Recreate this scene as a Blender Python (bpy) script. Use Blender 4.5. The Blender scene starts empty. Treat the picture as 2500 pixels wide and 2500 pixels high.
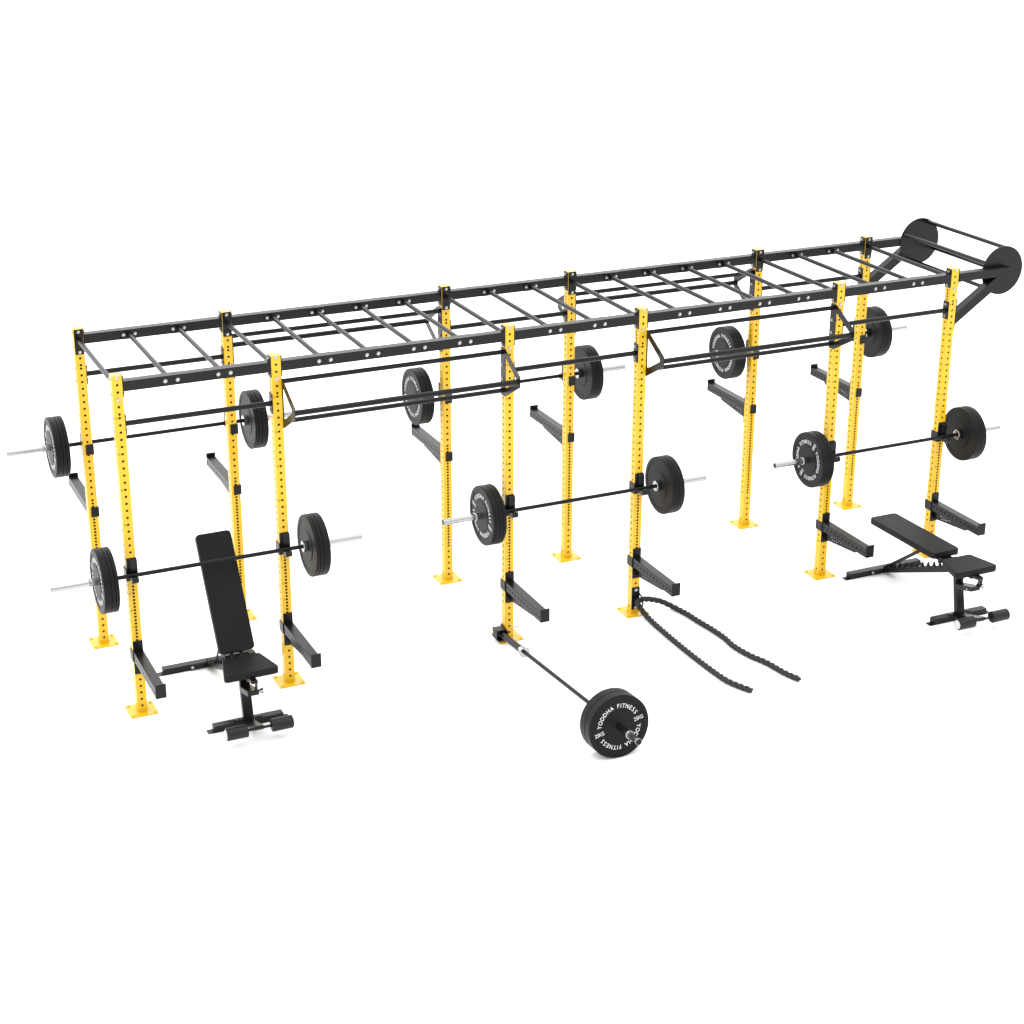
import bpy, bmesh, math, random
from mathutils import Vector, Matrix, Euler
from mathutils.geometry import tessellate_polygon

PI = math.pi
SC = bpy.context.scene
COL = SC.collection
random.seed(4)

# ------------------------------------------------------------------ measures (metres)
T = 0.069                     # square tube
H2 = T / 2
TOP = 2.443                   # post height
D = 1.166                     # front row to rear row
X = [0.0, 1.0694, 2.7885, 3.8592, 5.5789, 6.6493]
NAR = [(0, 1), (2, 3), (4, 5)]
WIDE = [(1, 2), (3, 4)]
R_PLATE = 0.221
BAR_Y = 0.085                 # barbell axis in front of the post centre
Z_FRONT = 1.058
Z_REAR = 1.558

# ------------------------------------------------------------------ materials
def new_mat(name):
    m = bpy.data.materials.new(name)
    m.use_nodes = True
    return m, m.node_tree, m.node_tree.nodes['Principled BSDF']

def simple(name, col, rough, spec=0.5, metal=0.0, noise=0.0, nscale=60.0, bump=0.0, bscale=400.0, coat=0.0):
    m, nt, b = new_mat(name)
    b.inputs['Base Color'].default_value = (*col, 1)
    b.inputs['Roughness'].default_value = rough
    b.inputs['Specular IOR Level'].default_value = spec
    b.inputs['Metallic'].default_value = metal
    b.inputs['Coat Weight'].default_value = coat
    tc = nt.nodes.new('ShaderNodeTexCoord')
    if noise > 0:
        n = nt.nodes.new('ShaderNodeTexNoise')
        n.inputs['Scale'].default_value = nscale
        n.inputs['Detail'].default_value = 4
        nt.links.new(tc.outputs['Object'], n.inputs['Vector'])
        mr = nt.nodes.new('ShaderNodeMapRange')
        mr.inputs['To Min'].default_value = rough - noise
        mr.inputs['To Max'].default_value = rough + noise
        nt.links.new(n.outputs['Fac'], mr.inputs['Value'])
        nt.links.new(mr.outputs['Result'], b.inputs['Roughness'])
    if bump > 0:
        n2 = nt.nodes.new('ShaderNodeTexNoise')
        n2.inputs['Scale'].default_value = bscale
        n2.inputs['Detail'].default_value = 2
        nt.links.new(tc.outputs['Object'], n2.inputs['Vector'])
        bp = nt.nodes.new('ShaderNodeBump')
        bp.inputs['Strength'].default_value = bump
        bp.inputs['Distance'].default_value = 0.0006
        nt.links.new(n2.outputs['Fac'], bp.inputs['Height'])
        nt.links.new(bp.outputs['Normal'], b.inputs['Normal'])
    return m

M_YEL = simple('yellow_powder_coat', (0.685, 0.415, 0.010), 0.24, 0.40, noise=0.03, bump=0.05, bscale=900)
M_BLK = simple('black_powder_coat', (0.0055, 0.0055, 0.0057), 0.30, 0.21, noise=0.05, bump=0.10, bscale=900)
M_RUB = simple('black_rubber', (0.0050, 0.0050, 0.0052), 0.44, 0.14, noise=0.05, nscale=25, bump=0.12, bscale=300)
M_PAD = simple('black_vinyl', (0.0070, 0.0070, 0.0072), 0.50, 0.12, noise=0.06, nscale=12, bump=0.15, bscale=500)
M_FOAM = simple('black_foam', (0.009, 0.009, 0.009), 0.40, 0.25, bump=0.2, bscale=600)
M_CHR = simple('chrome', (0.39, 0.40, 0.40), 0.16, 0.5, metal=1.0, noise=0.02, nscale=30)
M_BOLT = simple('zinc_bolt', (0.44, 0.44, 0.44), 0.22, 0.5, metal=0.9)
M_WHT = simple('white_lettering', (0.70, 0.70, 0.70), 0.55, 0.3)
M_CAPW = simple('white_plastic', (0.46, 0.46, 0.46), 0.4, 0.4)
M_HOLE_SHADE = simple('hole_shade_brown', (0.045, 0.018, 0.003), 0.7, 0.1)  # shade seen in the post holes, put into a dark brown colour
M_ARM_SHADE = simple('hole_shade_black', (0.004, 0.004, 0.004), 0.9, 0.05)  # shade seen in the arm holes, put into a near-black colour
M_INK = simple('dark_number_ink', (0.10, 0.05, 0.003), 0.5, 0.3)
M_ROPE = simple('black_rope_fibre', (0.028, 0.028, 0.027), 0.75, 0.25, bump=0.6, bscale=500)

def knurl_mat():
    m, nt, b = new_mat('black_knurled_steel')
    b.inputs['Base Color'].default_value = (0.0055, 0.0055, 0.0055, 1)
    b.inputs['Roughness'].default_value = 0.36
    b.inputs['Specular IOR Level'].default_value = 0.16
    tc = nt.nodes.new('ShaderNodeTexCoord')
    v = nt.nodes.new('ShaderNodeTexVoronoi')
    v.inputs['Scale'].default_value = 320
    nt.links.new(tc.outputs['Object'], v.inputs['Vector'])
    bp = nt.nodes.new('ShaderNodeBump')
    bp.inputs['Strength'].default_value = 0.35
    bp.inputs['Distance'].default_value = 0.001
    # smooth rings between the knurled zones: windows along the shaft (object X)
    sx = nt.nodes.new('ShaderNodeSeparateXYZ')
    nt.links.new(tc.outputs['Object'], sx.inputs[0])
    ab = nt.nodes.new('ShaderNodeMath'); ab.operation = 'ABSOLUTE'
    nt.links.new(sx.outputs['X'], ab.inputs[0])
    gt = nt.nodes.new('ShaderNodeMath'); gt.operation = 'GREATER_THAN'; gt.inputs[1].default_value = 0.20
    nt.links.new(ab.outputs[0], gt.inputs[0])
    mu = nt.nodes.new('ShaderNodeMath'); mu.operation = 'MULTIPLY'
    nt.links.new(gt.outputs[0], mu.inputs[0]); nt.links.new(v.outputs['Distance'], mu.inputs[1])
    nt.links.new(mu.outputs[0], bp.inputs['Height'])
    nt.links.new(bp.outputs['Normal'], b.inputs['Normal'])
    return m
M_KNURL = knurl_mat()

# ------------------------------------------------------------------ mesh helpers
class MB:
    def __init__(self): self.v = []; self.f = []; self.s = []
    def add(self, vs, fs, smooth=False):
        o = len(self.v)
        self.v += [tuple(p) for p in vs]
        for f in fs:
            self.f.append(tuple(i + o for i in f)); self.s.append(smooth)
        return self
    def box(self, x0, x1, y0, y1, z0, z1, r=0.0015):
        bm = bmesh.new()
        bmesh.ops.create_cube(bm, size=1)
        for v in bm.verts:
            v.co = Vector((x0 if v.co.x < 0 else x1, y0 if v.co.y < 0 else y1, z0 if v.co.z < 0 else z1))
        m = min(x1 - x0, y1 - y0, z1 - z0)
        r = min(r, m * 0.35)
        if r > 0:
            bmesh.ops.bevel(bm, geom=bm.edges[:], offset=r, segments=2, affect='EDGES', profile=0.7)
        bm.verts.index_update()
        self.add([v.co.copy() for v in bm.verts], [[v.index for v in f.verts] for f in bm.faces])
        bm.free(); return self
    def tube(self, a, b, r, n=24, r2=None, cap=True):
        a = Vector(a); b = Vector(b); r2 = r if r2 is None else r2
        d = (b - a).normalized(); u = d.orthogonal().normalized(); w = d.cross(u)
        vs = []
        for p, rr in ((a, r), (b, r2)):
            for i in range(n):
                t = 2 * PI * i / n
                vs.append(p + rr * (math.cos(t) * u + math.sin(t) * w))
        self.add(vs, [(i, (i + 1) % n, n + (i + 1) % n, n + i) for i in range(n)], True)
        if cap:
            self.add(vs[:n], [tuple(range(n))[::-1]]); self.add(vs[n:], [tuple(range(n))])
        return self
    def pipe_path(self, pts, r, n=12, close_ends=True):
        P = [Vector(p) for p in pts]
        vs = []; up = None
        for k, p in enumerate(P):
            d = (P[min(k + 1, len(P) - 1)] - P[max(k - 1, 0)]).normalized()
            if up is None: up = d.orthogonal().normalized()
            up = (up - up.dot(d) * d).normalized(); w = d.cross(up)
            for i in range(n):
                t = 2 * PI * i / n
                vs.append(p + r * (math.cos(t) * up + math.sin(t) * w))
        fs = []
        for k in range(len(P) - 1):
            for i in range(n):
                j = (i + 1) % n
                fs.append((k * n + i, k * n + j, (k + 1) * n + j, (k + 1) * n + i))
        self.add(vs, fs, True)
        if close_ends:
            self.add(vs[:n], [tuple(range(n))[::-1]]); self.add(vs[-n:], [tuple(range(n))])
        return self
    def lathe(self, prof, n=64, flat=()):
        # prof: (x, r) pairs; axis = X; sharp profile corners: every segment keeps its own vertices
        for k in range(len(prof) - 1):
            (xa, ra), (xb, rb) = prof[k], prof[k + 1]
            vs = []
            for xx, rr in ((xa, ra), (xb, rb)):
                for i in range(n):
                    t = 2 * PI * i / n
                    vs.append((xx, rr * math.cos(t), rr * math.sin(t)))
            self.add(vs, [(i, n + i, n + (i + 1) % n, (i + 1) % n) for i in range(n)], True)
        return self
    def prism(self, outer, holes, axis, a, b):
        # polygon in the plane across `axis`, from a to b
        loops = [list(outer)] + [list(h) for h in holes]
        def P(p, t):
            if axis == 'x': return (t, p[0], p[1])
            if axis == 'y': return (p[0], t, p[1])
            return (p[0], p[1], t)
        tris = tessellate_polygon([[Vector((p[0], p[1], 0)) for p in l] for l in loops])
        flat = [p for l in loops for p in l]
        for t in (a, b): self.add([P(p, t) for p in flat], tris)
        for l in loops:
            n = len(l)
            self.add([P(p, a) for p in l] + [P(p, b) for p in l], [(i, (i + 1) % n, n + (i + 1) % n, n + i) for i in range(n)])
        return self
    def strip(self, o, u, v, nrm, ulen, w, holes, r, depth=0.004, n=14):
        # perforated flat strip: o = start, u = long axis, v = across (half width w), round holes at distances `holes`
        o = Vector(o); u = Vector(u); v = Vector(v); nrm = Vector(nrm)
        hs = sorted(holes)
        cuts = [0.0] + [(hs[i] + hs[i + 1]) / 2 for i in range(len(hs) - 1)] + [ulen]
        for k, c in enumerate(hs):
            lo, hi = cuts[k], cuts[k + 1]
            if hi - c > 0.05 and k < len(hs):
                pass
            ang = [2 * PI * i / n for i in range(n)]
            for (du, dv) in ((hi - c, w), (lo - c, w), (lo - c, -w), (hi - c, -w)):
                ang.append(math.atan2(dv, du) % (2 * PI))
            ang = sorted(set(round(a, 6) for a in ang)); m = len(ang)
            ins = []; out = []; dep = []
            for a in ang:
                cu, cv = math.cos(a), math.sin(a)
                t = 1e9
                if cu > 1e-6: t = min(t, (hi - c) / cu)
                if cu < -1e-6: t = min(t, (lo - c) / cu)
                if cv > 1e-6: t = min(t, w / cv)
                if cv < -1e-6: t = min(t, -w / cv)
                out.append(o + u * (c + t * cu) + v * (t * cv))
                q = o + u * (c + r * cu) + v * (r * cv)
                ins.append(q); dep.append(q - nrm * depth)
            fs = []
            for i in range(m):
                j = (i + 1) % m
                fs.append((i, j, m + j, m + i)); fs.append((m + i, m + j, 2 * m + j, 2 * m + i))
            self.add(out + ins + dep, fs)
        return self
    def xform(self, M):
        self.v = [tuple(M @ Vector(p)) for p in self.v]; return self
    def mesh(self, name, mat, merge=False):
        me = bpy.data.meshes.new(name)
        me.from_pydata(self.v, [], self.f)
        me.polygons.foreach_set('use_smooth', self.s)
        me.update()
        bm = bmesh.new(); bm.from_mesh(me)
        if merge: bmesh.ops.remove_doubles(bm, verts=bm.verts[:], dist=1e-5)
        bmesh.ops.recalc_face_normals(bm, faces=bm.faces[:])
        bm.to_mesh(me); bm.free()
        me.materials.append(mat)
        return me
    def obj(self, name, mat, parent=None, loc=None, rot=None, merge=False):
        return put(name, self.mesh(name, mat, merge), parent, loc, rot)

def put(name, me, parent=None, loc=None, rot=None):
    o = bpy.data.objects.new(name, me); COL.objects.link(o)
    if parent is not None: o.parent = parent
    if loc is not None: o.location = loc
    if rot is not None: o.rotation_euler = rot
    return o

def thing(name, label, cat, loc=(0, 0, 0), rot=(0, 0, 0), group=None):
    o = bpy.data.objects.new(name, None); COL.objects.link(o)
    o.empty_display_size = 0.1
    o.location = loc; o.rotation_euler = rot
    o['label'] = label; o['category'] = cat
    if group: o['group'] = group
    return o

def copy_tree(src, loc, rot=(0, 0, 0), label=None):
    c = src.copy(); COL.objects.link(c); c.location = loc; c.rotation_euler = rot
    if label: c['label'] = label
    for ch in list(src.children):
        k = ch.copy(); COL.objects.link(k); k.parent = c
        for g in list(ch.children):
            q = g.copy(); COL.objects.link(q); q.parent = k
    return c

def text_mesh(mb, body, size, M, extrude=0.0006, offset=0.0, align='CENTER'):
    cu = bpy.data.curves.new('lettering_curve', 'FONT')
    cu.body = body; cu.size = size; cu.extrude = extrude; cu.offset = offset
    cu.align_x = align; cu.align_y = 'BOTTOM_BASELINE' if align != 'CENTER' else 'CENTER'
    cu.resolution_u = 4
    ob = bpy.data.objects.new('lettering_tmp', cu); COL.objects.link(ob)
    dg = bpy.context.evaluated_depsgraph_get(); dg.update()
    me = bpy.data.meshes.new_from_object(ob.evaluated_get(dg))
    mb.add([M @ v.co for v in me.vertices], [tuple(p.vertices) for p in me.polygons])
    bpy.data.objects.remove(ob); bpy.data.curves.remove(cu); bpy.data.meshes.remove(me)

# ================================================================== floor and light
fl = MB(); fl.add([(-200, -120, 0), (260, -120, 0), (260, 420, 0), (-200, 420, 0)], [(0, 1, 2, 3)])
M_FLOOR = simple('seamless_white_floor', (0.95, 0.95, 0.95), 0.9, 0.0)
fo = fl.obj('floor', M_FLOOR); fo['kind'] = 'structure'

w = bpy.data.worlds.new('World'); SC.world = w; w.use_nodes = True
nt = w.node_tree; bg = nt.nodes['Background']
tc = nt.nodes.new('ShaderNodeTexCoord'); sp = nt.nodes.new('ShaderNodeSeparateXYZ')
nt.links.new(tc.outputs['Generated'], sp.inputs[0])
def math_node(op, a, b, clamp=False):
    n = nt.nodes.new('ShaderNodeMath'); n.operation = op; n.use_clamp = clamp
    for i, q in enumerate((a, b)):
        if q is None: continue
        if isinstance(q, (int, float)): n.inputs[i].default_value = q
        else: nt.links.new(q, n.inputs[i])
    return n.outputs[0]
st = math_node('ADD', 1.35, math_node('MULTIPLY', sp.outputs['Y'], 0.68))
st = math_node('ADD', st, math_node('MULTIPLY', math_node('MAXIMUM', sp.outputs['Z'], 0.0), 1.5))
st = math_node('ADD', st, math_node('MULTIPLY', sp.outputs['X'], -0.15))
bg.inputs['Color'].default_value = (1, 1, 1, 1)
nt.links.new(st, bg.inputs['Strength'])

# ================================================================== the rig
RIG = thing('monkey_bar_rig', 'long monkey bar rig with twelve yellow perforated posts and black ladder beams on top', 'training rig', (0, 0, 0))

HOLE_R = 0.0093
ZB = 0.055
ZF = [ZB + .05 * k for k in range(5)] + [.305 + .025 * k for k in range(35)] + [1.155 + .05 * k for k in range(1, 21)] \
     + [2.18, 2.23, 2.28, 2.33, 2.38, 2.43 - .002]
ZS = [.058] + [.303 + .05 * k for k in range(36)] + [2.09 + .025 * k for k in range(8)] + [2.31, 2.36, 2.415]
def post_mesh():
    mb = MB(); rc = 0.004; w_ = H2 - rc
    z0 = 0.005; zt = TOP - 0.003; L = zt - z0
    for (n_, v_, hl) in (((0, -1, 0), (1, 0, 0), ZF), ((0, 1, 0), (1, 0, 0), ZF), ((-1, 0, 0), (0, 1, 0), ZS), ((1, 0, 0), (0, 1, 0), ZS)):
        nn = Vector(n_)
        mb.strip(nn * H2 + Vector((0, 0, z0)), (0, 0, 1), v_, n_, L, w_, [z - z0 for z in hl], HOLE_R)
    for sx in (-1, 1):
        for sy in (-1, 1):
            c = (sx * w_, sy * w_); pts = []
            for k in range(5):
                a = PI / 2 * k / 4
                pts.append((c[0] + sx * rc * math.cos(a), c[1] + sy * rc * math.sin(a)))
            vs = [(p[0], p[1], z0) for p in pts] + [(p[0], p[1], zt) for p in pts]
            mb.add(vs, [(k, k + 1, 6 + k, 5 + k) for k in range(4)], True)
    # closed cap with a softened rim
    def ringp(hw, z, r):
        out = []
        for (sx, sy) in ((1, 1), (-1, 1), (-1, -1), (1, -1)):
            for k in range(4):
                a = math.atan2(sy, sx) - PI / 4 + PI / 2 * k / 3
                out.append((sx * (hw - r) + r * math.cos(a), sy * (hw - r) + r * math.sin(a), z))
        return out
    A = ringp(H2, zt, rc); B = ringp(H2 - .0025, TOP, rc); n = len(A)
    mb.add(A + B, [(i, (i + 1) % n, n + (i + 1) % n, n + i) for i in range(n)] + [tuple(range(n, 2 * n))])
    return mb.mesh('post', M_YEL)
def rounded_rect(hx, hy, r, cx=0, cy=0, n=4):
    out = []
    for (sx, sy) in ((1, 1), (-1, 1), (-1, -1), (1, -1)):
        for k in range(n + 1):
            a = math.atan2(sy, sx) - PI / 4 + PI / 2 * k / n
            out.append((cx + sx * (hx - r) + r * math.cos(a), cy + sy * (hy - r) + r * math.sin(a)))
    return out
ME_POST = post_mesh()
ME_SHADE_CORE = MB().box(-H2 + .0042, H2 - .0042, -H2 + .0042, H2 - .0042, .008, TOP - .006, 0).mesh('hole_shade_core', M_HOLE_SHADE)  # added solid core, not a real part: darkens the post holes
ME_BASE = MB().prism(rounded_rect(.097, .097, .008), [], 'z', 0.001, 0.007).mesh('base_plate', M_YEL)
def bolt_mb(mb, c, d, r=0.0098, hgt=0.007, washer=True):
    c = Vector(c); d = Vector(d)
    if washer: mb.tube(c, c + d * 0.002, r * 1.15, 20)
    mb.tube(c + d * 0.002, c + d * hgt, r, 6)
    mb.tube(c + d * hgt, c + d * (hgt + .006), r * 0.5, 12)
    return mb
ME_ABOLT = MB().tube((0, 0, 0), (0, 0, .006), .0095, 20).tube((0, 0, .006), (0, 0, .0095), .0095, 20, .006).mesh('anchor_bolt', M_YEL)
def round_bolt(d, mat, name):
    d = Vector(d); mb = MB()
    mb.tube((0, 0, 0), d * .002, .0135, 20); mb.tube(d * .002, d * .007, .0115, 20, .0105); mb.tube(d * .007, d * .010, .0105, 20, .006)
    return mb.mesh(name, mat)
ME_HEAD_F = round_bolt((0, -1, 0), M_BOLT, 'bolt')        # domed heads facing the camera side
ME_HEAD_B = round_bolt((0, 1, 0), M_BOLT, 'bolt')
ME_HEAD_L = round_bolt((-1, 0, 0), M_BOLT, 'bolt')
ME_HEAD_R = round_bolt((1, 0, 0), M_BOLT, 'bolt')
ME_NUT_F = bolt_mb(MB(), (0, 0, 0), (0, -1, 0)).mesh('nut', M_BOLT)
ME_NUT_B = bolt_mb(MB(), (0, 0, 0), (0, 1, 0)).mesh('nut', M_BOLT)
ME_NUT_L = bolt_mb(MB(), (0, 0, 0), (-1, 0, 0)).mesh('nut', M_BOLT)
ME_NUT_R = bolt_mb(MB(), (0, 0, 0), (1, 0, 0)).mesh('nut', M_BOLT)

def scale_mesh():
    mb = MB()
    for nmb in (1, 5, 10, 15, 20, 25, 30, 35, 40, 45, 50, 55):
        z = .305 + .025 * (nmb - 1) if nmb <= 35 else 1.155 + .05 * (nmb - 35)
        M = Matrix.Translation((-0.0215, -H2 - 0.0003, z)) @ Matrix.Rotation(PI / 2, 4, 'X')
        text_mesh(mb, str(nmb), 0.016, M, 0.0001, .0003)
    return mb.mesh('height_numbers', M_INK)
ME_SCALE = scale_mesh()
ORD = ['first', 'second', 'third', 'fourth', 'fifth', 'sixth']
POSTS = {}
for row in (0, 1):
    for i in range(6):
        rot = (0, 0, PI if row else 0)
        p = put('post', ME_POST, RIG, (X[i], D * row, 0), rot)
        POSTS[(row, i)] = p
        put('base_plate', ME_BASE, p); put('hole_shade_core', ME_SHADE_CORE, p)
        for sx in (-1, 1):
            for sy in (-1, 1):
                put('anchor_bolt', ME_ABOLT, p, (sx * .076, sy * .076, .007))
        put('height_numbers', ME_SCALE, p)
        # through bolts of the rung plates (local -y is the outer side of the post)
        for z in (2.43, 2.28):
            put('bolt', ME_HEAD_F, p, (0, -H2, z))
        if i in (0,):     # outer face of the end posts: heads of the beam and bar bolts
            me = ME_HEAD_L if row == 0 else ME_HEAD_R
            sx = -1 if row == 0 else 1
            for z in (2.418, 2.31, 2.15, 2.062): put('bolt', me, p, (sx * H2, 0, z))

def beam(i0x, i1x, row, rung_xs, plates=(True, True)):
    y = D * row
    a, b = i0x, i1x
    mb = MB().box(a, b, y - H2, y + H2, 2.331, 2.400, 0.003)
    o = mb.obj('beam', M_BLK, RIG)
    for side, on in ((0, plates[0]), (1, plates[1])):
        if not on: continue
        xa = a if side == 0 else b
        x0, x1 = (xa - .0, xa + .006) if side == 0 else (xa - .006, xa)
        # end flange sits between the beam end and the post
        x0, x1 = (xa - .006, xa) if side == 0 else (xa, xa + .006)
        mb = MB().prism(rounded_rect(H2 - .001, .075, .006, y, 2.366), [], 'x', x0, x1)
        mb.obj('end_flange', M_BLK, o)
        for z in (2.418, 2.31):
            if side == 0: put('nut', ME_NUT_R, o, (x1, y, z))
            else: put('nut', ME_NUT_L, o, (x0, y, z))
    for rx in rung_xs:
        s = 1 if row == 0 else -1          # inner side
        for k in (-.0415, .0415):
            put('bolt', ME_HEAD_F if row == 0 else ME_HEAD_B, o, (rx + k, y - s * H2, 2.3655))
            put('nut', ME_NUT_B if row == 0 else ME_NUT_F, o, (rx + k, y + s * (H2 + .005), 2.3655))
    return o

RUNGS = []
for i in range(5):
    n = 3 if (i, i + 1) in NAR else 5
    xs = [X[i] + (X[i + 1] - X[i]) * k / n for k in range(1, n)]
    for row in (0, 1):
        beam(X[i] + H2 + .006, X[i + 1] - H2 - .006, row, xs)
    RUNGS += [(x_, False) for x_ in xs]
RUNGS += [(x_, True) for x_ in X]
for rx, at_post in sorted(RUNGS):
    ya, yb = H2 + .005, D - H2 - .005
    o = MB().tube((rx, ya, 2.362), (rx, yb, 2.362), .0168, 28).obj('rung', M_BLK, RIG)
    for s, yy in ((1, H2), (-1, D - H2)):
        y0, y1 = (yy, yy + .005) if s == 1 else (yy - .005, yy)
        if at_post:
            MB().prism(rounded_rect(.0315, .091, .005, rx, 2.351), [], 'y', y0, y1).obj('end_plate', M_BLK, o)
            for z in (2.424, 2.277):
                put('nut', ME_NUT_B if s == 1 else ME_NUT_F, o, (rx, y1 if s == 1 else y0, z))
        else:
            MB().prism(rounded_rect(.062, .034, .003, rx, 2.3655), [], 'y', y0, y1).obj('end_plate', M_BLK, o)

# pull-up bars of the narrow bays
for (i, j) in NAR:
    for row in (0, 1):
        y = D * row
        a, b = X[i] + H2, X[j] - H2
        o = MB().tube((a + .006, y, 2.102), (b - .006, y, 2.102), .0182, 28).obj('pull_up_bar', M_BLK, RIG)
        for (x0, x1, me, xn) in ((a, a + .006, ME_NUT_R, a + .006), (b - .006, b, ME_NUT_L, b - .006)):
            MB().prism(rounded_rect(H2 - .001, .071, .006, y, 2.105), [], 'x', x0, x1).obj('end_flange', M_BLK, o)
            for z in (2.152, 2.058): put('nut', me, o, (xn, y, z))
# triangular brackets with three bars in the wide bays
def fillet(pts, rad, n=4):
    out = []; m = len(pts)
    for k in range(m):
        p0, p1, p2 = Vector(pts[k - 1]), Vector(pts[k]), Vector(pts[(k + 1) % m])
        a = (p0 - p1).normalized(); b = (p2 - p1).normalized(); ang = a.angle(b)
        d = min(rad / math.tan(ang / 2), (p0 - p1).length * .45, (p2 - p1).length * .45)
        s, e = p1 + a * d, p1 + b * d
        for q in range(n + 1):
            t = q / n
            out.append(tuple(s * (1 - t) ** 2 + p1 * 2 * t * (1 - t) + e * t * t))
    return out
for (i, j) in WIDE:
    for row in (0, 1):
        s = -1 if row == 0 else 1
        y = D * row
        outer = fillet([(-.034, 2.277), (.036, 2.277), (.288, 2.142), (.288, 2.064), (.036, 1.924), (-.034, 1.924)], .012)
        inner = fillet([(.040, 2.222), (.228, 2.113), (.228, 2.089), (.040, 1.982)], .006)
        O = [(y + s * p[0], p[1]) for p in outer]; I = [(y + s * p[0], p[1]) for p in inner]
        a, b = X[i] + H2, X[j] - H2
        for (x0, x1, xn, me) in ((a, a + .006, a + .006, ME_NUT_R), (b - .006, b, b - .006, ME_NUT_L)):
            o = MB().prism(O, [I], 'x', x0, x1).obj('triangle_bracket', M_BLK, RIG)
            for z in (2.15, 2.05): put('nut', me, o, (xn, y, z))
        for (oo, z, r) in ((.0, 2.247, .0168), (.258, 2.100, .0192), (.004, 1.962, .0168)):
            MB().tube((a + .006, y + s * oo, z), (b - .006, y + s * oo, z), r, 28).obj('pull_up_bar', M_BLK, RIG)

# outrigger with the two discs at the right end
WX, WZ, WR = 7.169, 2.360, 0.1986
xe = X[5] + H2
for row in (0, 1):
    y = D * row
    o = beam(xe + .006, 7.192, row, [], (True, False))
    P = [(xe + .006, 1.985), (7.18, 2.318), (7.18, 2.3305), (7.062, 2.3305), (xe + .006, 2.078)]
    o = MB().prism(P, [], 'y', y - H2, y + H2).obj('diagonal_brace', M_BLK, RIG)
    MB().prism(rounded_rect(H2 - .001, .128, .006, y, 2.068), [], 'x', xe, xe + .006).obj('brace_plate', M_BLK, o)
    y0, y1 = (H2, H2 + .007) if row == 0 else (D - H2 - .007, D - H2)
    n = 72
    c = [(WX + WR * math.cos(2 * PI * k / n), WZ + WR * math.sin(2 * PI * k / n)) for k in range(n)]
    MB().prism(c, [], 'y', y0, y1).obj('grip_disc', M_BLK, RIG)
for a in (67, 156, 247, 334):
    A = math.radians(a); bx, bz = WX + .176 * math.cos(A), WZ + .176 * math.sin(A)
    MB().tube((bx, H2 + .007, bz), (bx, D - H2 - .007, bz), .0165, 28).obj('grip_bar', M_BLK, RIG)

# rope anchor on the fourth front post
ax = X[3]
anc = MB().prism(rounded_rect(.034, .093, .006, ax, .131), [], 'y', -H2 - .005, -H2).obj('rope_anchor', M_BLK, RIG)
for z in (.200, .054): put('bolt', ME_HEAD_F, anc, (ax, -H2 - .005, z))
pts = []
for k in range(25):
    t = -PI / 2 + PI * k / 24
    pts.append((ax + .020, -H2 - .005 - .078 * math.cos(t) ** .8 if math.cos(t) > 0 else -H2 - .005, .118 + .058 * math.sin(t)))
MB().pipe_path(pts, .0065, 12).obj('rope_ring', M_BLK, anc)

# ================================================================== j-cups
def build_jcup():
    t = thing('j_cup', 'x', 'barbell hook', (0, 0, 0), group='hooks that hold the barbells on the posts')
    y0, y1 = -H2 - .0065, -H2 - .0005
    MB().prism(rounded_rect(H2, .081, .004, 0, .026), [], 'y', y0, y1).obj('hook_plate', M_BLK, t)
    mb = MB().box(-H2 - .0065, -H2 - .0005, y0, H2 + .0005, -.057, .026, .001)
    mb.box(-H2 - .0065, .017, H2 + .0007, H2 + .0065, -.050, .026, .001)
    mb.obj('side_wrap', M_BLK, t)
    MB().prism([(y0 - .0, -.012), (y0 - .016, -.012), (y0 - .016, .090), (y0 - .006, .102), (y0, .102)], [], 'x', -.014, H2 + .001).obj('wear_pad', M_BLK, t)
    # shelf with raised nose, seen as a chunky hexagonal lip
    prof = [(y0, -.0135), (-.110, -.0135), (-.116, .004), (-.136, .004), (-.148, -.012), (-.146, -.030), (-.132, -.040), (-.100, -.032), (y0, -.050)]
    MB().prism(prof, [], 'x', -.026, .021).obj('hook_shelf', M_BLK, t)
    MB().prism([(y0 - .017, -.013), (-.108, -.013), (-.108, -.0125), (y0 - .017, -.0125)], [], 'x', -.024, .019).obj('shelf_liner', M_PAD, t)
    return t
JC = build_jcup()
def place(proto, first, loc, rot, label):
    if first:
        proto.location = loc; proto.rotation_euler = rot; proto['label'] = label; return proto
    return copy_tree(proto, loc, rot, label)
first = True
for row in (0, 1):
    for i in range(6):
        lab = 'black hook holding the barbell on the %s %s post from the left' % (ORD[i], 'front' if row == 0 else 'rear')
        place(JC, first, (X[i], D * row, Z_FRONT if row == 0 else Z_REAR), (0, 0, PI * row), lab); first = False

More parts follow.
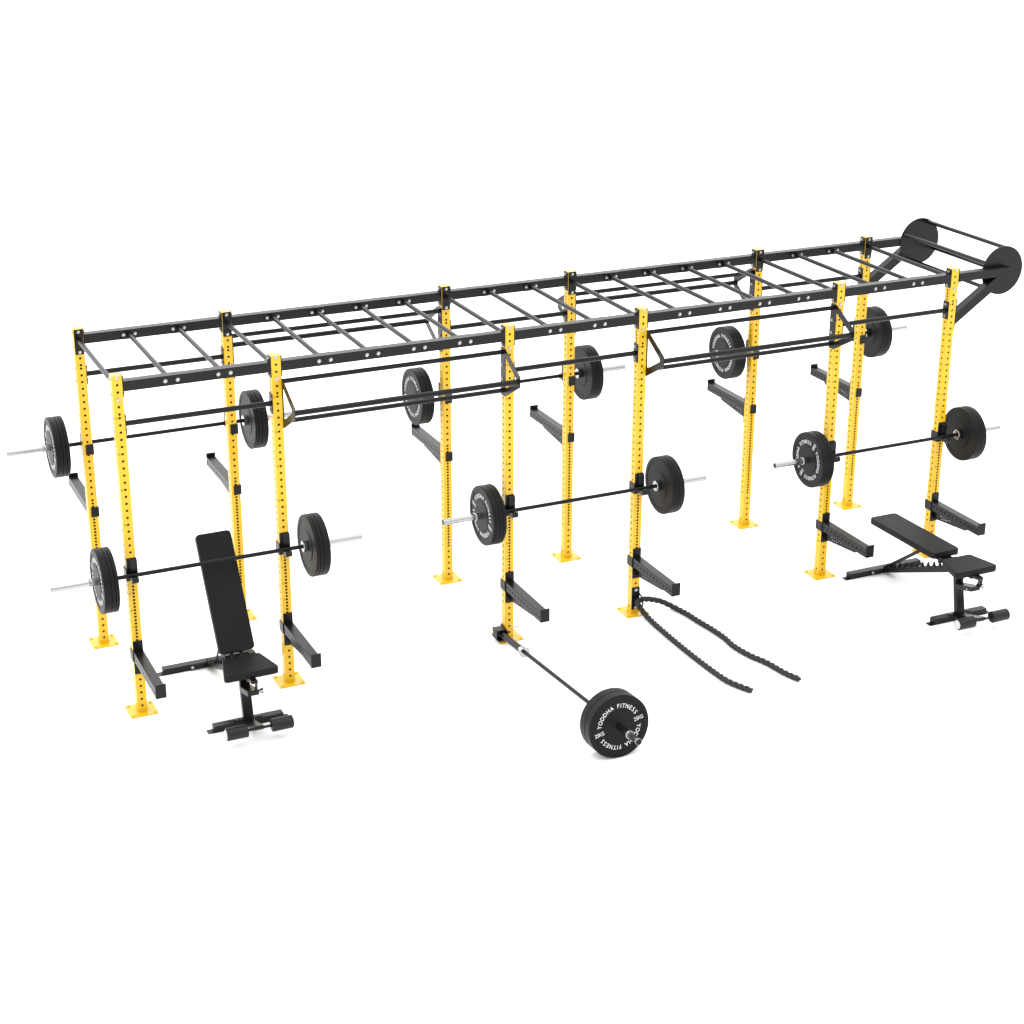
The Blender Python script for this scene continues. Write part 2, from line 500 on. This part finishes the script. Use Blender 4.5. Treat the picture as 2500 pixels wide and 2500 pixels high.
# ================================================================== spotter arms
def gusset_mesh():
    G = [(-H2 - .006, .405), (-.47, .405), (-.47, .383), (-.462, .374), (-.448, .368), (-.089, .330), (-H2 - .006, .325)]
    me = MB().prism(G, [], 'x', -.0025, .0025).mesh('gusset', M_BLK, True)
    try:
        tb = MB()
        M = Matrix.Translation((0, -.186, .3705)) @ Matrix.Rotation(math.radians(-5.0), 4, 'X') @ Matrix.Rotation(-PI / 2, 4, 'Z') @ Matrix.Rotation(PI / 2, 4, 'X')
        text_mesh(tb, 'YODDHA', .038, M, .02)
        tm = tb.mesh('cut', M_BLK, True)
        a = bpy.data.objects.new('tmp_a', me); b = bpy.data.objects.new('tmp_b', tm)
        COL.objects.link(a); COL.objects.link(b)
        md = a.modifiers.new('b', 'BOOLEAN'); md.object = b; md.operation = 'DIFFERENCE'; md.solver = 'EXACT'
        dg = bpy.context.evaluated_depsgraph_get(); dg.update()
        r = bpy.data.meshes.new_from_object(a.evaluated_get(dg))
        bpy.data.objects.remove(a); bpy.data.objects.remove(b)
        print('gusset polys', len(me.polygons), len(r.polygons))
        if len(r.polygons) > 20:
            r.materials.clear(); r.materials.append(M_BLK); return r
    except Exception as e:
        print('gusset boolean failed', e)
    return me
def build_arm():
    t = thing('spotter_arm', 'x', 'spotter arm', (0, 0, 0), group='spotter arms reaching out from the posts')
    y0, y1 = -H2 - .0065, -H2 - .0005
    MB().prism(rounded_rect(H2, .1235, .004, 0, .4265), [], 'y', y0, y1).obj('mount_plate', M_BLK, t)
    mb = MB().box(-H2 - .0065, -H2 - .0005, y0, H2 + .0005, .398, .475, .001)
    mb.box(-H2 - .0065, .017, H2 + .0007, H2 + .0065, .400, .475, .001)
    mb.obj('side_wrap', M_BLK, t)
    mb = MB(); ye = -.639; L = y0 - ye; zc = .441; rc = .003
    hl = [(-.068 - .05 * k) for k in range(12)]
    for s in (-1, 1):
        mb.strip((s * H2, ye, zc), (0, 1, 0), (0, 0, 1), (s, 0, 0), L, .036 - rc, [h_ - ye for h_ in hl], .0082)
    x0, x1 = -H2 + rc, H2 - rc
    for z in (.405, .477):
        mb.add([(x0, ye, z), (x1, ye, z), (x1, y0, z), (x0, y0, z)], [(0, 1, 2, 3)])
    for s in (-1, 1):
        for (zz, sz) in ((.405 + rc, -1), (.477 - rc, 1)):
            pts = [(s * (H2 - rc + rc * math.cos(PI / 2 * k / 3)), zz + sz * rc * math.sin(PI / 2 * k / 3)) for k in range(4)]
            mb.add([(p[0], ye, p[1]) for p in pts] + [(p[0], y0, p[1]) for p in pts], [(k, k + 1, 5 + k, 4 + k) for k in range(3)], True)
    o = mb.obj('arm_tube', M_BLK, t)
    MB().box(-H2 + .0042, H2 - .0042, ye + .001, y0 - .001, .409, .473, 0).obj('hole_shade_core', M_ARM_SHADE, o)  # added dark core standing in for the shade inside the hollow arm
    MB().prism(rounded_rect(H2 + .0015, .0505, .003, 0, .4555), [], 'y', -.646, ye - .0003).obj('end_stop', M_BLK, t)
    put('gusset', gusset_mesh(), t)
    return t
SA = build_arm(); first = True
for row in (0, 1):
    for i in range(6):
        lab = 'black perforated spotter arm reaching out from the %s %s post from the left' % (ORD[i], 'front' if row == 0 else 'rear')
        place(SA, first, (X[i], D * row, 0 if row == 0 else .625), (0, 0, PI * row), lab); first = False

# ================================================================== barbells, plates, collars
SL_IN, SL_END = .648, 1.085
def build_barbell():
    t = thing('barbell', 'x', 'barbell', (0, 0, 0), group='barbells racked on the rig')
    MB().tube((-SL_IN, 0, 0), (SL_IN, 0, 0), .0146, 24, cap=False).obj('shaft', M_KNURL, t)
    for s in (-1, 1):
        mb = MB()
        mb.lathe([(s * SL_IN, .0146), (s * SL_IN, .037), (s * (SL_IN + .003), .040), (s * (SL_IN + .022), .040), (s * (SL_IN + .024), .038), (s * (SL_IN + .024), .0235),
                  (s * (SL_END - .002), .0235), (s * SL_END, .0215)], 40)
        o = mb.obj('sleeve', M_CHR, t)
        MB().lathe([(s * SL_END, .0215), (s * (SL_END + .0005), .021), (s * (SL_END + .0005), .0001)], 32).obj('end_cap', M_BLK, o)
    return t
def plate_mesh(Th, name):
    R = R_PLATE; c = .006; rec = .0035; g = .0015
    x0 = 0; x1 = Th
    prof = [(x0, .0255), (x0, R * .50), (x0 + rec, R * .51), (x0 + rec, R * .83), (x0, R * .84), (x0, R - c), (x0 + .0018, R - .0018), (x0 + c, R),
            (x1 - c, R), (x1 - .0018, R - .0018), (x1, R - c), (x1, R * .84), (x1 - rec, R * .83), (x1 - rec, R * .51), (x1, R * .50), (x1, .0255), (x0, .0255)]
    return MB().lathe(prof, 96).mesh(name, M_RUB)
WID = {'Y': .95, 'O': 1.12, 'D': 1.05, 'H': 1.05, 'A': 1.02, ' ': .75, 'F': .85, 'I': .5, 'T': .9, 'N': 1.1, 'E': .88, 'S': .9}
def letter_meshes(Th, kg):
    R = R_PLATE; xx = Th - .0035 + .0006; out = []
    word = 'YODDHA FITNESS'; tot = sum(WID[c] for c in word); span = math.radians(149)
    def frame(theta, r, rot, sx=1.0):
        # rot: the way the glyph's up axis points (clockwise from top)
        pos = Vector((xx, r * math.sin(theta), r * math.cos(theta)))
        ux = Vector((0, math.cos(rot), -math.sin(rot))); uy = Vector((0, math.sin(rot), math.cos(rot)))
        M = Matrix((ux * sx, uy, Vector((1, 0, 0)))).transposed().to_4x4()
        return Matrix.Translation(pos) @ M
    for base in (0, PI):
        mb = MB(); acc = 0
        for ch in word:
            th = base - span / 2 + span * (acc + WID[ch] / 2) / tot
            acc += WID[ch]
            if ch != ' ': text_mesh(mb, ch, .042, frame(th, R * .655, th, .90), .0005, .0001)
        out.append(('brand_lettering', mb.mesh('brand_lettering', M_WHT)))
        mb = MB(); th = base + PI / 2
        text_mesh(mb, kg, .038, frame(th, R * .67, 0, .78), .0005, .0001)
        out.append(('weight_lettering', mb.mesh('weight_lettering', M_WHT)))
    return out
ME_P50 = plate_mesh(.0505, 'weight_plate'); ME_P26 = plate_mesh(.0262, 'weight_plate')
ME_P72 = plate_mesh(.072, 'weight_plate')
ME_L15 = letter_meshes(.0505, '15KG'); ME_L25 = letter_meshes(.072, '25KG')
def coll_mesh():
    mb = MB(); pts = []
    for k in range(61):
        a = 2 * PI * 3 * k / 60
        pts.append((.002 + .014 * k / 60, .0265 * math.cos(a), .0265 * math.sin(a)))
    mb.pipe_path(pts, .0026, 8)
    return mb.mesh('spring', M_BOLT)
def coll_handles():
    mb = MB()
    for s in (-1, 1):
        mb.pipe_path([(.008 + s * .006, .012 * s, .024), (.008 + s * .008, .016 * s, .036), (.008 + s * .008, .018 * s, .048)], .0032, 8)
    return mb.mesh('handle', M_BLK)
ME_SPR, ME_HND = coll_mesh(), coll_handles()
PG = 'black bumper plates on the barbells'
def add_plate(me, M, label, letters=None):
    t = bpy.data.objects.new('weight_plate', me); COL.objects.link(t)
    t.matrix_world = M
    t['label'] = label; t['category'] = 'weight plate'; t['group'] = PG
    for nm, me_ in (letters or []): put(nm, me_, t)
    return t
def add_collar(M, label):
    t = bpy.data.objects.new('spring_collar', None); COL.objects.link(t); t.empty_display_size = .05
    t.matrix_world = M; t['label'] = label; t['category'] = 'collar'; t['group'] = 'spring collars on the barbell sleeves'
    put('spring', ME_SPR, t); put('handle', ME_HND, t)
BB = build_barbell(); first = True
BAY = {(0, 0): 'front left', (0, 2): 'front middle', (0, 4): 'front right', (1, 0): 'rear left', (1, 2): 'rear middle', (1, 4): 'rear right'}
BLAB = {(0, 0): 'black barbell racked across the two front posts at the left, above the upright bench',
        (0, 2): 'black barbell racked across the third and fourth front posts, above the battle rope',
        (0, 4): 'black barbell racked across the two front posts at the right, above the flat bench',
        (1, 0): 'black barbell racked behind the two leftmost rear posts',
        (1, 2): 'black barbell racked behind the third and fourth rear posts',
        (1, 4): 'black barbell racked behind the two rightmost rear posts'}
ROT = {(0, 0): 20, (0, 2): 17, (0, 4): -60, (1, 0): 18, (1, 2): -18, (1, 4): -17}
WHICH = ['inner thin', 'middle thin', 'outermost thick']
for row in (0, 1):
    for (i, j) in NAR:
        cx = (X[i] + X[j]) / 2 + .001; y = D * row + (-BAR_Y if row == 0 else BAR_Y); z = Z_FRONT if row == 0 else Z_REAR
        place(BB, first, (cx, y, z), (0, 0, 0), BLAB[(row, i)]); first = False
        for s in (-1, 1):
            side = 'left' if s < 0 else 'right'
            B0 = Matrix.Translation((cx, y, z)) @ (Matrix.Rotation(PI, 4, 'Z') if s < 0 else Matrix.Identity(4))
            Rr = Matrix.Rotation(-math.radians(ROT[(row, i)]), 4, 'X')
            xs = [.6795, .706, .7325]
            for k in range(3):
                lab = '%s black plate on the %s end of the %s barbell' % (WHICH[k], side, BAY[(row, i)])
                if k == 2 and s < 0: lab += ', with white lettering'
                add_plate((ME_P26, ME_P26, ME_P50)[k], B0 @ Matrix.Translation((xs[k], 0, 0)) @ Rr, lab, ME_L15 if k == 2 else None)
            add_collar(B0 @ Matrix.Translation((.822, 0, 0)) @ Matrix.Rotation(2.2, 4, 'X'),
                       'wire spring collar on the %s sleeve of the %s barbell' % (side, BAY[(row, i)]))

# ------------------------------------------------------------------ landmine with its barbell
Pv = Vector((2.716, -.034, .060)); Cc = Vector((2.7145, -1.930, R_PLATE + .0015))
d = (Cc - Pv).normalized()
LM = thing('landmine', 'black landmine socket tube fixed low beside the third front post from the left', 'landmine', (X[2], 0, 0))
def loc_(v): return Vector(v) - Vector((X[2], 0, 0))
MB().tube(loc_(Pv - d * .005), loc_(Pv + d * .358), .0258, 32).obj('socket_tube', M_BLK, LM)
xo = -H2
MB().prism(fillet([(-.084, .046), (-.010, .046), (-.004, .056), (-.004, .116), (-.084, .116)], .006), [], 'x', xo - .091, xo - .085).obj('outer_cheek', M_BLK, LM)
MB().prism(fillet([(-.094, .030), (.034, .030), (.034, .108), (.0, .108), (-.094, .092)], .006), [], 'x', xo - .0075, xo - .001).obj('inner_cheek', M_BLK, LM)
MB().prism([(-.078, .098), (.0, .098), (.0, .104), (-.078, .104)], [], 'x', xo - .085, xo - .0075).obj('top_bridge', M_BLK, LM)
MB().prism([(.004, .030), (.010, .030), (.010, .100), (.004, .100)], [], 'x', xo - .085, xo - .0075).obj('back_wall', M_BLK, LM)
MB().prism([(-.100, .0270), (.0035, .0270), (.0035, .0325), (-.100, .0325)], [], 'x', xo - .085, xo - .008).obj('bottom_plate', M_BLK, LM)
MB().tube((xo - .10, -.030, .085), (xo - .091, -.030, .085), .009, 16).obj('pivot_pin', M_BOLT, LM)
MB().tube((H2, .0, .070), (H2 + .066, .0, .070), .006, 16).obj('locking_pin', M_CHR, LM)
# barbell: local +x runs from the post out to the plates
xa = d; za = Vector((0, 0, 1)); za = (za - za.dot(xa) * xa).normalized(); ya = za.cross(xa)
Rm = Matrix((xa, ya, za)).transposed().to_4x4()
Mb = Matrix.Translation(Cc - d * .8175) @ Rm
b2 = copy_tree(BB, (0, 0, 0), (0, 0, 0), 'black barbell standing in the landmine socket and leaning down to the floor')
b2.matrix_world = Mb; del b2['group']
for k, x0 in ((0, .6733), (1, .7455)):
    lab = ('inner thick black plate on the floor barbell in the landmine', 'outer thick black plate lettered 25KG on the floor barbell in the landmine')[k]
    add_plate(ME_P72, Mb @ Matrix.Translation((x0, 0, 0)) @ Matrix.Rotation(math.radians(12), 4, 'X'), lab, ME_L25 if k else None)
add_collar(Mb @ Matrix.Translation((.955, 0, 0)) @ Matrix.Rotation(.5, 4, 'X'), 'wire spring collar on the sleeve of the floor barbell in the landmine')

# ================================================================== battle rope
path = [(3.984, -1.535, .0226), (3.951, -1.464, .0226), (3.905, -1.337, .0226), (3.888, -1.16, .0226), (3.880, -.962, .0226), (3.877, -.748, .0226), (3.879, -.522, .0226),
        (3.885, -.30, .0226), (3.892, -.17, .026), (3.878, -.118, .052), (3.858, -.103, .085), (3.850, -.090, .110), (3.868, -.078, .124), (3.905, -.072, .126),
        (3.951, -.066, .117), (4.004, -.063, .100), (4.068, -.064, .075), (4.135, -.085, .040), (4.178, -.150, .022), (4.198, -.25, .0226), (4.212, -.391, .0226), (4.236, -.572, .0226),
        (4.246, -.729, .0226), (4.238, -.88, .0226), (4.264, -1.057, .0226), (4.316, -1.217, .0226), (4.344, -1.392, .0226), (4.386, -1.530, .0226)]
def catmull(P, step=.006):
    P = [Vector(p) for p in P]; P = [2 * P[0] - P[1]] + P + [2 * P[-1] - P[-2]]
    out = []
    for k in range(1, len(P) - 2):
        p0, p1, p2, p3 = P[k - 1:k + 3]; n = max(2, int((p2 - p1).length / step))
        for q in range(n):
            t = q / n
            out.append(.5 * ((2 * p1) + (-p0 + p2) * t + (2 * p0 - 5 * p1 + 4 * p2 - p3) * t * t + (-p0 + 3 * p1 - 3 * p2 + p3) * t ** 3))
    out.append(P[-2]); return out
cl = catmull(path)
mb = MB(); up_ = None; s_ = 0; fr = []
for k, p in enumerate(cl):
    dd = (cl[min(k + 1, len(cl) - 1)] - cl[max(k - 1, 0)]).normalized()
    if up_ is None: up_ = dd.orthogonal().normalized()
    up_ = (up_ - up_.dot(dd) * dd).normalized()
    if k: s_ += (p - cl[k - 1]).length
    fr.append((p, up_.copy(), dd.cross(up_), s_))
for st_ in range(3):
    pts = []
    for (p, u_, w_, s) in fr:
        a = 2 * PI * (s / .145 + st_ / 3)
        taper = 1.0 if .02 < s < fr[-1][3] - .02 else .75
        q = p + taper * .0118 * (math.cos(a) * u_ + math.sin(a) * w_)
        q.z = max(q.z, .0116)
        pts.append(q)
    mb.pipe_path(pts, .0112, 10)
rope = mb.obj('battle_rope', M_ROPE)
rope['label'] = 'black twisted battle rope looped through the ring at the fourth front post'; rope['category'] = 'rope'

# ================================================================== benches
def pad_mesh(outline, th, edge=.007):
    # outline in xy (z = 0 is the top), softly rounded upper and lower rims
    n = len(outline); cx = sum(p[0] for p in outline) / n; cy = sum(p[1] for p in outline) / n
    def ring(inset, z):
        o = []
        for p in outline:
            v = Vector((p[0] - cx, p[1] - cy)); L = v.length
            v = v * ((L - inset) / L); o.append((cx + v.x, cy + v.y, z))
        return o
    rings = []
    for k in range(5):
        a = PI / 2 * k / 4; rings.append(ring(edge * (1 - math.sin(a)), -edge * (1 - math.cos(a))))
    rings = [ring(edge * (1 - math.sin(PI / 2 * k / 4)), -edge * (1 - math.cos(PI / 2 * k / 4))) for k in range(5)]
    rings += [ring(0, -th + edge)] + [ring(edge * (1 - math.cos(PI / 2 * k / 3)), -th + edge - edge * math.sin(PI / 2 * k / 3)) for k in range(1, 4)]
    vs = [p for r in rings for p in r]; fs = []
    for k in range(len(rings) - 1):
        for i in range(n):
            j = (i + 1) % n; fs.append((k * n + i, k * n + j, (k + 1) * n + j, (k + 1) * n + i))
    mb = MB(); mb.add(vs, fs, True); mb.add(rings[0], [tuple(range(n))]); mb.add(rings[-1], [tuple(range(n))[::-1]])
    return mb
def build_bench(x0, y0, label, near, far, brace_foot):
    t = thing('weight_bench', label, 'bench', (x0, y0, 0), group='adjustable black benches in front of the rig')
    # feet
    o = MB().box(-.245, .245, -.030, .030, .004, .048, .003).obj('front_foot', M_BLK, t)
    MB().prism(rounded_rect(.287, .030, .010, 0, 0), [], 'z', .001, .0039).obj('floor_plate', M_BLK, o)
    MB().prism(rounded_rect(.100, .016, .003, 0, 0), [], 'z', .0483, .0525).obj('joint_plate', M_BLK, o)
    for s in (-1, 1): bolt_mb(MB(), (s * .078, 0, .0525), (0, 0, 1), .009, .008).obj('bolt', M_BOLT, o)
    o = MB().box(-.345, .345, .940, 1.000, .004, .048, .003).obj('rear_foot', M_BLK, t)
    MB().prism(rounded_rect(.387, .030, .010, 0, .970), [], 'z', .001, .0039).obj('floor_plate', M_BLK, o)
    for s in (-1, 1):
        MB().box(s * .13 - .018, s * .13 + .018, .9345, .9395, .004, .050, .001).obj('joint_plate', M_BLK, o)
        put('bolt', ME_HEAD_F, o, (s * .13, .9345, .026))
    MB().box(-.125, .125, .9285, .9340, .008, .046, .001).obj('spine_plate', M_BLK, o)
    # column, leaning slightly back
    MB().prism([(-.028, .0527), (.012, .0527), (.062, .330), (.122, .343), (.118, .40), (.0, .425), (.024, .30)], [], 'x', -.0345, .0345).obj('column', M_BLK, t)
    # spine: channel with upright teeth
    k_ = (.350 - .080) / (.858 - .213)
    def zt(yy): return .080 + (.858 - yy) * k_
    sp_ = MB()
    for s in (-1, 1):
        pts = [(.928, .012), (.928, .075)]
        yy = .890
        N = 10
        P = []
        for q in range(N):
            yc = .876 - q * .0705
            P += [(yc + .012, zt(yc + .012) + .0), (yc + .004, zt(yc) + .036), (yc - .010, zt(yc) + .040), (yc - .012, zt(yc - .012) + .020), (yc - .020, zt(yc - .020) + .002)]
        pts += P + [(.150, zt(.150)), (.120, .395), (.118, .3445), (.140, .3345)]
        x0_, x1_ = (-.0345, -.0305) if s < 0 else (.0305, .0345)
        sp_.prism(pts, [], 'x', x0_, x1_)
    # channel floor
    sp_.prism([(.928, .012), (.928, .018), (.140, .341), (.140, .3345)], [], 'x', -.0305, .0305)
    so = sp_.obj('ladder_spine', M_BLK, t)
    sd = MB()
    for yy in (.262,):
        sd.box(-.0349, -.0346, yy - .0018, yy + .0018, zt(yy) - .040, zt(yy) - .002, 0)
    # neck under the seat and back pads
    MB().box(-.026, .026, -.130, .215, .398, .428, .002).obj('seat_frame', M_BLK, t)
    # seat (wider at the front)
    so_ = fillet([(-.194, -.168), (.194, -.168), (.131, .096), (-.131, .096)], .030, 6)
    pad_mesh(so_, .050).obj('seat_pad', M_PAD, t, (0, 0, .478))
    # back pad
    n_ = Vector(near); f_ = Vector(far); L = (f_ - n_).length; ang = math.atan2(f_.z - n_.z, f_.y - n_.y)
    bo = fillet([(-.124, 0), (.124, 0), (.124, L), (-.124, L)], .032, 6)
    pad_mesh(bo, .050).obj('back_pad', M_PAD, t, n_, (ang, 0, 0))
    # rails under the back pad, from the pivot
    up2 = Matrix.Rotation(ang, 3, 'X')
    rail = MB()
    for s in (-1, 1): rail.box(s * .034 - .014, s * .034 + .014, -.045, L * .72, -.082, -.051, .002)
    rail.tube((-.085, -.020, -.066), (.085, -.020, -.066), .014, 16)
    rail.obj('back_frame', M_BLK, t, n_, (ang, 0, 0))
    # prop between back frame and ladder
    at = n_ + up2 @ Vector((0, L * .30, -.066)); ft = Vector(brace_foot)
    pr = MB(); dv = (at - ft).normalized(); nn = Vector((0, -dv.z, dv.y))
    for s in (-1, 1):
        xa_, xb_ = (s * .027 - .004, s * .027 + .004)
        c = [ft + nn * .008 - dv * .012, ft - nn * .008 - dv * .012, at - nn * .008, at + nn * .008]
        pr.prism([(q.y, q.z) for q in c], [], 'x', xa_, xb_)
    pr.tube((-.042, ft.y, ft.z), (.042, ft.y, ft.z), .009, 14)
    pr.obj('back_prop', M_BLK, t)
    # seat adjuster: hooked box arm on the column, arc plate and chrome knob
    pf = [(.020, .245), (-.168, .300), (-.168, .338), (.028, .283)]
    o = MB().prism(pf, [], 'x', -.0375, .0405).obj('adjuster_arm', M_BLK, t)
    for s, me in ((-1, ME_HEAD_L), ):
        b_ = MB().tube((-.0375, -.115, .300), (-.042, -.115, .300), .007, 14).obj('bolt', M_BOLT, o)
    arco = fillet([(-.172, .428), (-.206, .430), (-.214, .412), (-.213, .385), (-.206, .352), (-.190, .334), (-.146, .334), (-.163, .364), (-.171, .388)], .006)
    hole = [[( -.192 + .006 * math.cos(2 * PI * k / 10), .392 + .006 * math.sin(2 * PI * k / 10)) for k in range(10)],
            [( -.184 + .0055 * math.cos(2 * PI * k / 10), .365 + .006 * math.sin(2 * PI * k / 10)) for k in range(10)],
            [( -.191 + .005 * math.cos(2 * PI * k / 10), .415 + .005 * math.sin(2 * PI * k / 10)) for k in range(10)]]
    MB().prism(arco, hole, 'x', .014, .020).obj('arc_plate', M_BLK, t)
    MB().prism([(-.210, .4275), (-.05, .4275), (-.05, .388), (-.118, .384), (-.160, .402), (-.210, .408)], [], 'x', -.020, .024).obj('seat_hinge', M_BLK, t)
    kb = MB(); kb.lathe([(.041, .007), (.046, .009), (.048, .012), (.068, .021), (.070, .019), (.070, .0001)], 28)
    kb.v = [(p[0], p[1] - .160, p[2] + .322) for p in kb.v]
    kb.obj('pull_knob', M_CHR, t)
    # leg rollers
    ra = MB().prism([(-.0305, .028), (-.0305, .056), (-.085, .064), (-.272, .124), (-.272, .094), (-.095, .034)], [], 'x', -.030, .030)
    ra.obj('roller_arm', M_BLK, t)
    MB().tube((-.232, -.275, .110), (.232, -.275, .110), .0095, 16).obj('roller_bar', M_BLK, t)
    for s in (-1, 1):
        rl = MB(); rl.lathe([(s * .084, .012), (s * .084, .040), (s * .088, .0445), (s * .226, .0445), (s * .230, .040), (s * .230, .030)], 40)
        rl.v = [(p[0], p[1] - .275, p[2] + .110) for p in rl.v]
        o = rl.obj('foam_roller', M_FOAM, t)
        cp = MB(); cp.lathe([(s * .229, .034), (s * .233, .034), (s * .235, .031), (s * .235, .0001)], 32)
        cp.v = [(p[0], p[1] - .275, p[2] + .110) for p in cp.v]
        cp.obj('roller_cap', M_CAPW, o)
    return t
build_bench(.614, -.497, 'black adjustable bench with its backrest raised steeply, below the left front barbell', (0, .161, .481), (0, .633, 1.181), (0, .66, .175))
build_bench(6.087, -1.137, 'black adjustable bench lying flat, in front of the right end of the rig', (0, .206, .481), (0, 1.044, .470), (0, .905, .075))

# ================================================================== camera
cam = bpy.data.cameras.new('Camera'); co = bpy.data.objects.new('Camera', cam); COL.objects.link(co)
co.location = (-2.3268, -11.1674, 6.024)
CAMR = (1.2087, -0.0006, -0.4267)
co.rotation_euler = CAMR
cam.sensor_fit = 'HORIZONTAL'; cam.sensor_width = 36.0
cam.lens = 36.0 * 4413.717 / 2500.0
cam.shift_x = 21.4289 / 2500.0
cam.shift_y = -110.8119 / 2500.0
cam.clip_start = 0.1; cam.clip_end = 1000
SC.camera = co

SC.render.engine = 'CYCLES'
SC.view_settings.view_transform = 'Standard'
SC.view_settings.look = 'None'
SC.view_settings.gamma = 1.0
SC.view_settings.use_curve_mapping = False
SC.view_settings.exposure = 0.0
SC.cycles.max_bounces = 8
SC.cycles.diffuse_bounces = 4
SC.cycles.glossy_bounces = 5
